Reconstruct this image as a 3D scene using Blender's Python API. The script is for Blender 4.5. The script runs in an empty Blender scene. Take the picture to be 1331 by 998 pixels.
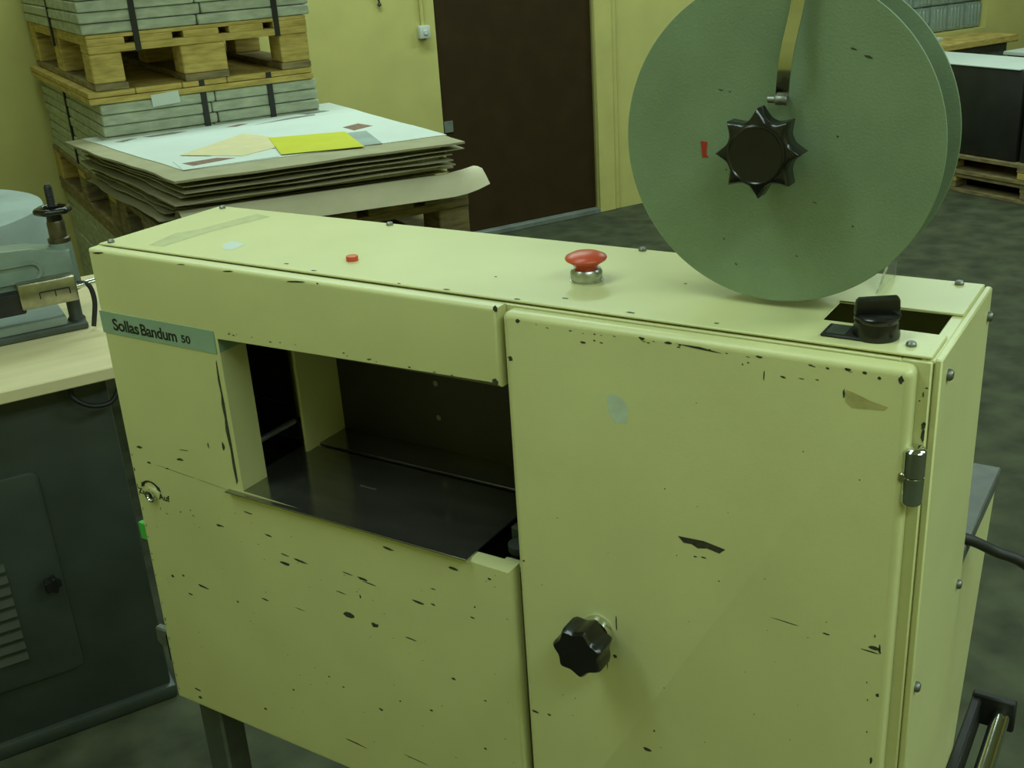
import bpy, bmesh, math, random
from mathutils import Vector, Matrix
random.seed(7)
S = bpy.context.scene
COL = S.collection
PI = math.pi

# ------------------------------------------------------------------ camera
def cam_matrix(yaw, pitch, roll, loc):
    Rz = Matrix.Rotation(yaw, 3, 'Z'); Rx = Matrix.Rotation(pitch, 3, 'X')
    B = Matrix(((1, 0, 0), (0, 0, -1), (0, 1, 0))); Rr = Matrix.Rotation(roll, 3, 'Z')
    m = (Rz @ Rx @ B @ Rr).to_4x4(); m.translation = Vector(loc)
    return m
cd = bpy.data.cameras.new('camera'); cam = bpy.data.objects.new('camera', cd); COL.objects.link(cam)
cd.sensor_width = 36; cd.lens = 1447.137 * 36 / 1331; cd.clip_start = 0.02; cd.clip_end = 100
cam.matrix_world = cam_matrix(math.radians(33.27337), math.radians(-22.43939), math.radians(-3.74116), (0.9862, -0.72232, 1.43222))
S.camera = cam

# ------------------------------------------------------------------ world, lights, exposure
w = bpy.data.worlds.new('world'); S.world = w; w.use_nodes = True
w.node_tree.nodes['Background'].inputs[0].default_value = (0.80, 1.0, 0.86, 1)
w.node_tree.nodes['Background'].inputs[1].default_value = 0.05
S.view_settings.view_transform = 'Standard'; S.view_settings.look = 'None'
S.view_settings.exposure = -0.28; S.view_settings.gamma = 1.0; S.view_settings.use_curve_mapping = False
LIGHT = (0.76, 1.0, 0.92)
CEIL = 3.1
def ceiling_lamp(name, x, y, power, rz=math.radians(61.9), sx=2.4, sy=0.45):
    """fluorescent fitting on the workshop ceiling, parallel to the back wall; all are above the top of the picture"""
    ld = bpy.data.lights.new(name, 'AREA'); ld.shape = 'RECTANGLE'; ld.size = sx; ld.size_y = sy
    ld.energy = power; ld.color = LIGHT
    o = bpy.data.objects.new(name, ld); COL.objects.link(o)
    o.location = (x, y, CEIL - 0.09); o.rotation_euler = (0, 0, rz)
for name, x, y, p in (('ceiling_lamp_front_offscreen', -0.25, -0.90, 33), ('ceiling_lamp_right_offscreen', 2.35, -0.75, 47), ('ceiling_lamp_pallets_offscreen', -1.65, 2.3, 62),
                      ('ceiling_lamp_aisle_offscreen', 2.9, 1.5, 58), ('ceiling_lamp_door_offscreen', 0.4, 4.9, 66)):
    ceiling_lamp(name, x, y, p)

# ------------------------------------------------------------------ room frame: x = along the back wall, y = into the wall
ANG = math.atan2(0.882, 0.471)
O2 = Vector((-1.746, 4.372))
U2 = Vector((0.471, 0.882)); N2 = Vector((0.882, -0.471))
def room(s, dn, z=0.0):
    p = O2 + U2 * s + N2 * dn
    return Vector((p.x, p.y, z))

# ------------------------------------------------------------------ helpers
ORG = {}
def tag(o, label, cat, group=None):
    o['label'] = label; o['category'] = cat
    if group: o['group'] = group
    return o
def thing(name, label, cat, loc=(0, 0, 0), rz=0.0, group=None, org=None):
    e = bpy.data.objects.new(name, None); e.empty_display_size = 0.05
    COL.objects.link(e); e.location = loc; e.rotation_euler = (0, 0, rz)
    ORG[e.name] = Vector(org) if org is not None else Vector((0, 0, 0))
    return tag(e, label, cat, group)
def struct(o):
    o['kind'] = 'structure'; return o
def shade(me, ang=40):
    tot = sum(p.area for p in me.polygons)
    for p in me.polygons: p.use_smooth = p.area < 0.12 * tot     # big flat faces stay flat
    me.set_sharp_from_angle(angle=math.radians(ang))
def mk(name, bm, mat, parent=None, smooth=True, label=None):
    """link a bmesh as one mesh object; parts keep the frame of the thing that owns them"""
    off = Vector((0, 0, 0)); q = parent
    while q is not None:
        off = off + ORG.get(q.name, Vector((0, 0, 0))); q = q.parent
    if off.length > 0: bmesh.ops.translate(bm, vec=-off, verts=bm.verts)
    bmesh.ops.recalc_face_normals(bm, faces=bm.faces)
    me = bpy.data.meshes.new(name); bm.to_mesh(me); bm.free()
    me.materials.append(mat)
    if smooth: shade(me)
    o = bpy.data.objects.new(name, me); COL.objects.link(o)
    if parent is not None: o.parent = parent
    if label: o['label'] = label
    return o
def BM(): return bmesh.new()
def box(bm, x0, x1, y0, y1, z0, z1, bev=0.0, seg=1):
    vs = [bm.verts.new((x, y, z)) for x in (x0, x1) for y in (y0, y1) for z in (z0, z1)]
    fs = [bm.faces.new([vs[i] for i in f]) for f in ((0, 1, 3, 2), (4, 6, 7, 5), (0, 4, 5, 1), (2, 3, 7, 6), (0, 2, 6, 4), (1, 5, 7, 3))]
    if bev > 0:
        es = list({e for f in fs for e in f.edges})
        bmesh.ops.bevel(bm, geom=es, offset=bev, segments=seg, profile=0.5, affect='EDGES')
    return bm
def prism(bm, pts, axis, a0, a1, bev=0.0, seg=2, rim=None):
    """extrude a 2-D outline along an axis ('x': pts are y,z; 'y': x,z; 'z': x,y)"""
    def P(p, a):
        return (a, p[0], p[1]) if axis == 'x' else (p[0], a, p[1]) if axis == 'y' else (p[0], p[1], a)
    A = [bm.verts.new(P(p, a0)) for p in pts]; B = [bm.verts.new(P(p, a1)) for p in pts]
    n = len(pts)
    fa = bm.faces.new(A); fb = bm.faces.new(list(reversed(B)))
    for i in range(n): bm.faces.new((A[i], B[i], B[(i + 1) % n], A[(i + 1) % n]))
    if bev > 0:
        es = list(fa.edges) if rim == 'a' else list(fb.edges) if rim == 'b' else list(fa.edges) + list(fb.edges)
        bmesh.ops.bevel(bm, geom=es, offset=bev, segments=seg, profile=0.5, affect='EDGES')
    return bm
def rrect(x0, x1, z0, z1, r, k=4):
    pts = []
    for cx, cz, a0 in ((x1 - r, z0 + r, -PI / 2), (x1 - r, z1 - r, 0), (x0 + r, z1 - r, PI / 2), (x0 + r, z0 + r, PI)):
        for i in range(k + 1):
            a = a0 + i * PI / 2 / k; pts.append((cx + r * math.cos(a), cz + r * math.sin(a)))
    return pts
def lathe(bm, prof, c, axis='z', seg=32, flip=1):
    """prof: list of (radius, height along axis)"""
    rings = []
    for r, h in prof:
        ring = []
        for i in range(seg):
            a = 2 * PI * i / seg; u, v = r * math.cos(a), r * math.sin(a)
            d = (u, v, h) if axis == 'z' else (u, h, v) if axis == 'y' else (h, u, v)
            ring.append(bm.verts.new((c[0] + d[0], c[1] + d[1], c[2] + d[2])))
        rings.append(ring)
    for a, b in zip(rings, rings[1:]):
        for i in range(seg): bm.faces.new((a[i], a[(i + 1) % seg], b[(i + 1) % seg], b[i]))
    bm.faces.new(rings[0]); bm.faces.new(list(reversed(rings[-1])))
    return bm
def tube(bm, pts, r, seg=10):
    pts = [Vector(p) for p in pts]; rings = []
    up = Vector((0, 0, 1))
    for i, p in enumerate(pts):
        t = (pts[min(i + 1, len(pts) - 1)] - pts[max(i - 1, 0)]).normalized()
        a = t.cross(up)
        if a.length < 1e-3: a = t.cross(Vector((1, 0, 0)))
        a.normalize(); b = a.cross(t).normalized()
        rings.append([bm.verts.new(p + (a * math.cos(2 * PI * k / seg) + b * math.sin(2 * PI * k / seg)) * r) for k in range(seg)])
    for A, B in zip(rings, rings[1:]):
        for k in range(seg): bm.faces.new((A[k], A[(k + 1) % seg], B[(k + 1) % seg], B[k]))
    bm.faces.new(rings[0]); bm.faces.new(list(reversed(rings[-1])))
    return bm
def spline(pts, n=8):
    P = [Vector(p) for p in pts]; P = [2 * P[0] - P[1]] + P + [2 * P[-1] - P[-2]]; out = []
    for i in range(1, len(P) - 2):
        for k in range(n):
            t = k / n; a, b, c, d = P[i - 1:i + 3]
            out.append(0.5 * ((2 * b) + (c - a) * t + (2 * a - 5 * b + 4 * c - d) * t * t + (3 * b - a - 3 * c + d) * t ** 3))
    out.append(P[-2]); return out
def star(bm, c, n, fn, y0, y1, k=10, bev=0.002, ph=0.0):
    m = n * k; rings = []
    d = abs(bev)
    for y, sc in ((y0, 0.90), (y0 + d * 0.4, 0.97), (y0 + d, 1.0), (y1 - d, 1.0), (y1, 0.93)):
        rings.append([bm.verts.new((c[0] + sc * fn(2 * PI * i / m) * math.cos(2 * PI * i / m + ph), y, c[1] + sc * fn(2 * PI * i / m) * math.sin(2 * PI * i / m + ph))) for i in range(m)])
    for A, B in zip(rings, rings[1:]):
        for i in range(m): bm.faces.new((A[i], A[(i + 1) % m], B[(i + 1) % m], B[i]))
    bm.faces.new(rings[0]); bm.faces.new(list(reversed(rings[-1])))
    return bm
def blob(bm, cx, cz, L, h, place, rnd, tilt=0.0, n=9):
    """irregular flake outline on a panel; place(x, z) -> 3-D point"""
    vs = []
    for i in range(n):
        a = 2 * PI * i / n; k = rnd.uniform(0.65, 1.15)
        x = math.cos(a) * L / 2 * k; z = math.sin(a) * h / 2 * k + x * tilt
        vs.append(bm.verts.new(place(cx + x, cz + z)))
    bm.faces.new(vs)

# ------------------------------------------------------------------ materials
def nodes(name):
    m = bpy.data.materials.new(name); m.use_nodes = True
    nt = m.node_tree; b = nt.nodes['Principled BSDF']
    return m, nt, b
def mat(name, col, rough=0.5, metal=0.0, var=0.12, scale=12.0, stretch=(1, 1, 1), bump=0.0, bscale=200.0, spec=0.5, col2=None, detail=4.0, coat=0.0):
    m, nt, b = nodes(name)
    b.inputs['Roughness'].default_value = rough; b.inputs['Metallic'].default_value = metal
    b.inputs['Specular IOR Level'].default_value = spec
    b.inputs['Coat Weight'].default_value = coat
    tc = nt.nodes.new('ShaderNodeTexCoord'); mp = nt.nodes.new('ShaderNodeMapping'); mp.inputs['Scale'].default_value = stretch
    nt.links.new(tc.outputs['Object'], mp.inputs['Vector'])
    nz = nt.nodes.new('ShaderNodeTexNoise'); nz.inputs['Scale'].default_value = scale; nz.inputs['Detail'].default_value = detail
    nt.links.new(mp.outputs['Vector'], nz.inputs['Vector'])
    rp = nt.nodes.new('ShaderNodeValToRGB')
    c2 = col2 if col2 else tuple(min(1, c * (1 + var)) for c in col)
    c1 = col if col2 else tuple(c * (1 - var) for c in col)
    rp.color_ramp.elements[0].position = 0.32; rp.color_ramp.elements[1].position = 0.68
    rp.color_ramp.elements[0].color = (*c1, 1); rp.color_ramp.elements[1].color = (*c2, 1)
    nt.links.new(nz.outputs['Fac'], rp.inputs['Fac']); nt.links.new(rp.outputs['Color'], b.inputs['Base Color'])
    if bump > 0:
        n2 = nt.nodes.new('ShaderNodeTexNoise'); n2.inputs['Scale'].default_value = bscale; n2.inputs['Detail'].default_value = 3
        nt.links.new(mp.outputs['Vector'], n2.inputs['Vector'])
        bp = nt.nodes.new('ShaderNodeBump'); bp.inputs['Strength'].default_value = bump; bp.inputs['Distance'].default_value = 0.002
        nt.links.new(n2.outputs['Fac'], bp.inputs['Height']); nt.links.new(bp.outputs['Normal'], b.inputs['Normal'])
    return m
def glass(name, col, rough=0.1, trans=0.8, ior=1.45):
    m, nt, b = nodes(name)
    b.inputs['Base Color'].default_value = (*col, 1); b.inputs['Roughness'].default_value = rough
    b.inputs['Transmission Weight'].default_value = trans; b.inputs['IOR'].default_value = ior
    return m
M = dict(
    wall=mat('yellow_wall_paint', (0.55, 0.505, 0.165), 0.75, var=0.06, scale=5, bump=0.15, bscale=60),
    jamb=mat('yellow_jamb_paint', (0.55, 0.505, 0.165), 0.6, var=0.06, scale=9),
    plain=mat('yellow_room_paint', (0.55, 0.505, 0.165), 0.75, var=0.06, scale=3),
    ceil=mat('ceiling_paint', (0.62, 0.62, 0.55), 0.9, var=0.04, scale=3),
    floor=mat('concrete_floor', (0.036, 0.041, 0.022), 0.8, spec=0.25, scale=9, col2=(0.078, 0.086, 0.047), bump=0.2, bscale=45, detail=8),
    brown=mat('brown_door_paint', (0.036, 0.020, 0.006), 0.6, var=0.15, scale=8, spec=0.2),
    sill=mat('grey_threshold', (0.16, 0.18, 0.15), 0.6, var=0.2, scale=14),
    cream=mat('cream_machine_paint', (0.60, 0.60, 0.290), 0.36, var=0.04, scale=9, bump=0.05, bscale=420, spec=0.5),
    chip=mat('bare_chipped_metal', (0.045, 0.043, 0.028), 0.6, var=0.5, scale=300),
    film=mat('brown_tape_residue', (0.47, 0.43, 0.17), 0.6, var=0.15, scale=80),
    patch=mat('pale_repaired_spot', (0.56, 0.66, 0.54), 0.5, var=0.08, scale=90),
    tape=mat('clear_tape_residue', (0.50, 0.52, 0.31), 0.25, var=0.08, scale=60),
    teal=mat('pale_teal_strip', (0.27, 0.39, 0.29), 0.42, var=0.08, scale=30),
    ink=mat('black_print', (0.010, 0.012, 0.010), 0.6, var=0.1),
    darkplate=mat('dark_brown_plate', (0.022, 0.017, 0.009), 0.5, var=0.2, scale=15),
    tray=mat('dark_polished_steel', (0.30, 0.30, 0.25), 0.15, metal=0.9, var=0.3, scale=6, stretch=(1, 4, 1), bump=0.02, bscale=30),
    chrome=mat('chrome', (0.72, 0.74, 0.70), 0.10, metal=1.0, var=0.04),
    nickel=mat('worn_nickel', (0.42, 0.40, 0.30), 0.30, metal=1.0, var=0.15, scale=60),
    zinc=mat('zinc_screw', (0.22, 0.23, 0.20), 0.45, metal=0.8, var=0.2, scale=90),
    black=mat('black_bakelite', (0.010, 0.010, 0.009), 0.22, var=0.15, scale=40),
    rubber=mat('black_rubber', (0.012, 0.012, 0.011), 0.55, var=0.2, scale=40),
    red=mat('red_plastic', (0.56, 0.075, 0.028), 0.35, var=0.08, scale=40),
    redpaper=mat('red_sticker', (0.42, 0.030, 0.015), 0.6, var=0.1, scale=60),
    alu=mat('brushed_aluminium', (0.50, 0.52, 0.48), 0.32, metal=0.9, var=0.1, scale=60),
    reel=mat('grey_green_reel_paint', (0.200, 0.275, 0.165), 0.52, var=0.10, scale=14, bump=0.12, bscale=500),
    band=mat('spring_steel', (0.55, 0.55, 0.47), 0.14, metal=1.0, var=0.05, scale=25),
    steel=mat('grey_steel_plate', (0.115, 0.125, 0.11), 0.5, metal=0.25, var=0.15, scale=40),
    leg=mat('grey_green_steel_leg', (0.060, 0.070, 0.055), 0.5, var=0.15, scale=30),
    cabinet=mat('dark_green_grey_enamel', (0.040, 0.050, 0.040), 0.42, var=0.16, scale=9, bump=0.06, bscale=350),
    bench=mat('pale_beech_laminate', (0.66, 0.575, 0.33), 0.5, var=0.05, scale=5, stretch=(1, 9, 1)),
    cast=mat('grey_green_casting', (0.19, 0.245, 0.20), 0.42, var=0.14, scale=16, bump=0.1, bscale=200),
    brass=mat('dull_bronze_collar', (0.13, 0.11, 0.065), 0.4, metal=0.7, var=0.3, scale=50),
    cloth=mat('blue_grey_canvas', (0.31, 0.37, 0.335), 0.85, var=0.12, scale=8, bump=0.25, bscale=300),
    slab=mat('grey_board_slab', (0.42, 0.455, 0.34), 0.85, var=0.20, scale=18, stretch=(1, 1, 3), bump=0.3, bscale=120),
    wood=mat('orange_pallet_wood', (0.36, 0.26, 0.055), 0.75, scale=14, stretch=(1, 1, 6), col2=(0.60, 0.45, 0.13), bump=0.25, bscale=90),
    oldwood=mat('weathered_pallet_wood', (0.13, 0.10, 0.046), 0.8, scale=14, stretch=(1, 1, 6), col2=(0.30, 0.235, 0.10), bump=0.3, bscale=90),
    strap=mat('black_strap', (0.012, 0.012, 0.012), 0.4, var=0.1),
    paper=mat('white_paper', (0.60, 0.66, 0.60), 0.7, var=0.03, scale=6),
    white=mat('white_plastic', (0.58, 0.62, 0.56), 0.4, var=0.03),
    board=mat('grey_cardboard', (0.36, 0.335, 0.20), 0.8, var=0.10, scale=12),
    kraft=mat('kraft_wrapping_paper', (0.66, 0.61, 0.42), 0.75, var=0.07, scale=8),
    yellow=mat('bright_yellow_paper', (0.56, 0.56, 0.025), 0.65, var=0.04),
    creampaper=mat('cream_paper', (0.66, 0.58, 0.33), 0.7, var=0.05, scale=20),
    printbrown=mat('brown_print', (0.22, 0.13, 0.085), 0.7, var=0.25, scale=60),
    printgrey=mat('grey_print', (0.20, 0.20, 0.15), 0.7, var=0.4, scale=80),
    carton=mat('black_wrapped_carton', (0.012, 0.013, 0.011), 0.5, var=0.3, scale=10),
    green=mat('green_tag', (0.06, 0.42, 0.06), 0.5, var=0.05),
    glassblock=glass('glass_block', (0.72, 0.86, 0.78), 0.16, 0.75),
    mortar=mat('pale_mortar', (0.30, 0.32, 0.24), 0.9, var=0.1, scale=40),
    acrylic=glass('clear_acrylic', (0.93, 0.97, 0.92), 0.05, 0.96, 1.3),
)

# ================================================================== THE ROOM
def wall_grid(bm, x0, x1, z0, z1, y0, y1, holes):
    xs = sorted({x0, x1} | {h[0] for h in holes} | {h[1] for h in holes}); zs = sorted({z0, z1} | {h[2] for h in holes} | {h[3] for h in holes})
    for a, b in zip(xs, xs[1:]):
        for c, d in zip(zs, zs[1:]):
            if not any(h[0] <= a and b <= h[1] and h[2] <= c and d <= h[3] for h in holes): box(bm, a, b, y0, y1, c, d)
    bmesh.ops.remove_doubles(bm, verts=bm.verts, dist=1e-5)
    seen = {}
    for f in list(bm.faces):
        k = tuple(round(c, 4) for c in f.calc_center_median()); seen.setdefault(k, []).append(f)
    bmesh.ops.delete(bm, geom=[f for v in seen.values() if len(v) > 1 for f in v], context='FACES_ONLY')
    return bm
def place_room(o, s=0, dn=0, z=0):
    o.location = room(s, dn, z); o.rotation_euler = (0, 0, ANG); return o
WIN = (1.55, 2.925, 0.66, 1.45)
o = place_room(mk('wall_back', wall_grid(BM(), -5.0, 5.0, 0, CEIL, 0, 0.2, [(-0.86, 0.0, 0, 2.02), WIN]), M['wall'], smooth=False)); struct(o)
o = mk('floor', box(BM(), -5.0, 5.0, -7.0, 0.25, -0.1, 0), M['floor'], smooth=False); struct(place_room(o))
o = mk('ceiling', box(BM(), -5.0, 5.0, -7.0, 0.25, CEIL, CEIL + 0.1), M['ceil'], smooth=False); struct(place_room(o))
o = mk('wall_left', box(BM(), -5.2, -5.0, -7.0, 0.25, 0, CEIL), M['plain'], smooth=False); struct(place_room(o))
o = mk('wall_right', box(BM(), 5.0, 5.2, -7.0, 0.25, 0, CEIL), M['plain'], smooth=False); struct(place_room(o))
o = mk('wall_front', box(BM(), -5.0, 5.0, -7.2, -7.0, 0, CEIL), M['plain'], smooth=False); struct(place_room(o))
# brown door with threshold, jamb and a small plate near its foot
door = mk('door_1', box(BM(), -0.858, -0.002, 0.012, 0.055, 0.028, 2.015, 0.003), M['brown'], smooth=False); struct(place_room(door))
door['label'] = 'plain dark brown door in the yellow back wall'
mk('corner_plate', box(BM(), -0.852, -0.805, 0.006, 0.0125, 0.53, 0.583, 0.001), M['sill'], door)
th = mk('threshold', box(BM(), -0.90, 0.0, -0.03, 0.10, 0.0, 0.027, 0.003), M['sill'], door)
jm = BM(); box(jm, 0.0, 0.105, -0.022, 0.12, 0, 2.14, 0.004); box(jm, 0.105, 0.135, -0.012, 0.01, 0, 2.14, 0.003)
o = mk('trim_1', jm, M['jamb']); struct(place_room(o))
o = mk('trim_2', box(BM(), -0.99, 0.0, -0.012, 0.08, 2.02, 2.14, 0.004), M['jamb']); struct(place_room(o))
# glass-block window
win = mk('window_1', box(BM(), WIN[0], WIN[1], 0.10, 0.125, WIN[2], WIN[3]), M['mortar'], smooth=False); struct(place_room(win))
win['label'] = 'glass block window low in the yellow wall'
gb = None; cw = (WIN[1] - WIN[0]) / 9; ch = (WIN[3] - WIN[2]) / 5
for i in range(9):
    for j in range(5):
        if gb is None:
            bm = BM(); box(bm, 0.004, cw - 0.004, 0.035, 0.16, 0.004, ch - 0.004, 0.012, 2)
            for k in range(4): box(bm, 0.022 + k * 0.03, 0.036 + k * 0.03, 0.031, 0.036, 0.02, ch - 0.02, 0.002)
            o = gb = mk('glass_block', bm, M['glassblock'], win)
        else:
            o = gb.copy(); COL.objects.link(o)
        o.parent = win; o.location = (WIN[0] + i * cw, 0, WIN[2] + j * ch)
# switch box with its conduit, a hook on the wall
t = thing('wall_switch', 'small white switch box on yellow wall beside brown door', 'switch', room(-0.928, 0, 0.972), ANG)
bx = mk('switch_box', box(BM(), -0.026, 0.026, -0.035, 0, 0, 0.056, 0.005, 2), M['white'], t)
mk('rocker', box(BM(), -0.009, 0.011, -0.040, -0.034, 0.016, 0.038, 0.002), M['white'], bx)
mk('conduit', tube(BM(), [(0.0, -0.011, 0.05), (0.0, -0.011, 0.9), (-0.002, -0.011, 1.9)], 0.009), M['jamb'], t)
t = thing('wall_hook', 'small black hook hanging on yellow wall', 'hook', room(-1.135, 0, 1.13), ANG)
mk('wire', tube(BM(), spline([(-0.03, 0.0, 0.12), (-0.02, -0.012, 0.07), (0.0, -0.014, 0.03), (0.006, -0.01, 0.008)], 5), 0.004), M['rubber'], t)
mk('hook_tip', lathe(BM(), [(0.004, -0.002), (0.010, 0.004), (0.004, 0.014)], (0.006, -0.010, 0.0), 'z', 12), M['rubber'], t)

# ================================================================== PALLETS AND LOADS BY THE WALL
def pallet(label, s0, s1, d0, d1, z, h, mats=('oldwood', 'wood'), group='wooden pallets', low=None):
    """local x along the wall from s0, local y from the front edge towards the wall"""
    W, D = s1 - s0, d1 - d0
    t = thing('wooden_pallet', label, 'pallet', room(s0, d1, z), ANG, group)
    wb, wo = M[mats[0]], M[mats[1]]
    tb, st, bo = 0.020, 0.022, 0.020
    bh = h - tb - st - bo
    rn = random.Random(int(z * 1000) + int(s0 * 77))
    nb = 5; bw = (W - 4 * 0.034) / nb
    for i in range(nb):
        x = i * (bw + 0.034)
        mk('deck_board', box(BM(), x, x + bw, 0, D, h - tb, h, 0.002), rn.choice((wb, wo)), t, smooth=False)
    for k in range(3):
        y = (0, D / 2 - 0.06, D - 0.12)[k]
        mk('cross_board', box(BM(), 0, W, y, y + 0.12, h - tb - st, h - tb, 0.002), rn.choice((wb, wo)), t, smooth=False)
        for j in range(3):
            bwid = (0.095, 0.14, 0.095)[j]; x = (0, W / 2 - 0.07, W - 0.095)[j]
            mk('block', box(BM(), x, x + bwid, y + 0.003, y + 0.117, bo, bo + bh, 0.004), rn.choice((wb, wo)), t, smooth=False)
    for j in range(3):
        bwid = (0.10, 0.14, 0.10)[j]; x = (0, W / 2 - 0.07, W - 0.10)[j]
        mk('bottom_board', box(BM(), x, x + bwid, 0, D, 0, bo, 0.002), M[low] if low else wb, t, smooth=False)
    return t
def slabs(label, s0, s1, d0, d1, z0, n, h, straps_front=(), strap_left=(), group='strapped loads of grey slabs', over=0.0, drop=0.0):
    W, D = s1 - s0, d1 - d0
    t = thing('slab_load', label, 'stack', room(s0, d1, z0), ANG, group)
    rn = random.Random(int(z0 * 991) + int(s0 * 13))
    for k in range(n):
        cut = 0.5 + (0.01 if k % 2 else -0.012)
        for i in range(2):
            for j in range(2):
                xa, xb = (0, W * cut - 0.002) if i == 0 else (W * cut + 0.002, W)
                ya, yb = (0, D * 0.47 - 0.002) if j == 0 else (D * 0.47 + 0.002, D)
                e = [rn.uniform(0, 0.006) for _ in range(4)]
                mk('slab', box(BM(), xa + (e[0] if i == 0 else 0), xb - (e[1] if i else 0), ya + (e[2] if j == 0 else 0), yb - (e[3] if j else 0), k * h, (k + 1) * h - 0.0022, 0.0035), M['slab'], t)
    H = n * h
    for x in straps_front:
        mk('strap', box(BM(), x - 0.009, x + 0.009, -0.0035, 0.0045, -drop, H + over, 0.0006), M['strap'], t, smooth=False)
    for y in strap_left:
        mk('strap', box(BM(), -0.0035, 0.0045, y - 0.009, y + 0.009, -drop, H + over, 0.0006), M['strap'], t, smooth=False)
    return t
def lid(label, s0, s1, d0, d1, z, n, th, group='plank lids over the slab loads', matn='wood'):
    W, D = s1 - s0, d1 - d0
    t = thing('plank_lid', label, 'lid', room(s0, d1, z), ANG, group)
    for k in range(n):
        m = 5
        for i in range(m):
            if k % 2 == 0: mk('plank', box(BM(), 0, W, D / m * i, D / m * (i + 1) - 0.006, k * th, (k + 1) * th - 0.0015, 0.002), M[matn], t, smooth=False)
            else: mk('plank', box(BM(), W / m * i, W / m * (i + 1) - 0.002, 0.004, D - 0.004, k * th, (k + 1) * th - 0.0015, 0.002), M[matn], t, smooth=False)
    return t
TS0, TS1, TD0, TD1 = -2.60, -1.895, 0.03, 1.20
pallet('floor-level pallet under the tall stack of grey slabs by the wall', TS0, TS1, TD0, TD1, 0, 0.144)
slabs('lowest grey slab load of the tall stack', TS0 + 0.01, TS1 - 0.01, TD0, TD1 - 0.01, 0.144, 8, 0.052, group='lower slab loads')
lid('plank lid under the middle pallet of the tall stack', TS0, TS1, TD0, TD1, 0.56, 1, 0.03, matn='oldwood')
pallet('middle pallet of the tall stack, beneath the strapped slab load', TS0, TS1, TD0, TD1, 0.59, 0.145)
slabs('grey slab load with white label strip, between two pallets of the tall stack', TS0 + 0.004, TS1 + 0.004, TD0, TD1 - 0.004, 0.735, 8, 0.0332, straps_front=(0.322, 0.54), strap_left=(0.62,), over=0.036)
lid('two-layer orange plank lid below the topmost pallet of the tall stack', TS0 - 0.02, TS1 - 0.01, TD0, TD1 + 0.002, 1.0006, 2, 0.0190)
lb = mk('paper_label', box(BM(), -0.043, 0.043, -0.0015, 0.0005, 0, 0.036, 0.0), M['paper'], smooth=False)
tag(lb, 'small white paper label stuck across plank lid and grey slabs', 'label'); lb.location = room(-2.393, 1.2035, 0.977); lb.rotation_euler = (math.radians(-2), math.radians(-3), ANG)
pallet('topmost pallet of the tall stack, orange wood with slotted deck edge', TS0 + 0.005, TS1 - 0.012, TD0 + 0.03, TD1, 1.0386, 0.150, mats=('wood', 'wood'), low='oldwood')
ld = lid('thin board sheet on the topmost pallet under grey slabs', TS0 + 0.005, TS1 - 0.012, TD0 + 0.02, TD1 - 0.002, 1.1886, 1, 0.0125)
slabs('uppermost grey slab load held by two black straps on the tall stack', TS0 - 0.005, TS1 + 0.006, TD0, TD1 - 0.002, 1.201, 9, 0.0325, straps_front=(0.158, 0.598), strap_left=(0.55,), drop=0.058)

PS0, PS1, PD0, PD1 = -2.60, -1.775, 1.225, 2.0
pallet('floor-level pallet under the pile of cardboard sheets', PS0, PS1, PD0, PD1, 0, 0.144)
slabs('grey slab load below the pallet of cardboard sheets', PS0 + 0.01, PS1 - 0.01, PD0, PD1 - 0.01, 0.144, 8, 0.052, group='lower slab loads')
lid('orange plank lid below the pallet of cardboard sheets', PS0, PS1, PD0, PD1, 0.56, 1, 0.03)
pallet('weathered pallet carrying the pile of cardboard sheets', PS0, PS1, PD0, PD1, 0.59, 0.145, mats=('oldwood', 'oldwood'))

# the pile: thin sheets with uneven edges, each its own thing
def wavy_sheet(name, corners, z, th, mt, seed, nx=16, ny=12, jag=0.005):
    """corners (along wall, distance from wall): back-left, front-left, front-right, back-right"""
    rn = random.Random(seed); bm = BM(); ph = [rn.uniform(0, 6.28) for _ in range(4)]
    bl, fl, fr_, br = [Vector(c) for c in corners]; c0 = (bl + fl + fr_ + br) / 4
    def P(u, v):
        q = (bl * (1 - u) + br * u) * (1 - v) + (fl * (1 - u) + fr_ * u) * v
        eu = (abs(u - .5) * 2) ** 8; ev = (abs(v - .5) * 2) ** 8
        return q + Vector((jag * (math.sin(9 * v + ph[0]) + 0.5 * math.sin(23 * v + ph[2])) * eu, jag * (math.sin(11 * u + ph[1]) + 0.5 * math.sin(27 * u + ph[3])) * ev))
    rim = [P(i / nx, 0) for i in range(nx)] + [P(1, j / ny) for j in range(ny)] + [P(i / nx, 1) for i in range(nx, 0, -1)] + [P(0, j / ny) for j in range(ny, 0, -1)]
    prism(bm, [(q.x - c0.x, -(q.y - c0.y)) for q in rim], 'z', 0, th)
    o = mk(name, bm, mt); o.location = room(c0.x, c0.y, z); o.rotation_euler = (0, 0, ANG)
    return o
z = 0.7552
rn = random.Random(3)
NSH = 19
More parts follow.
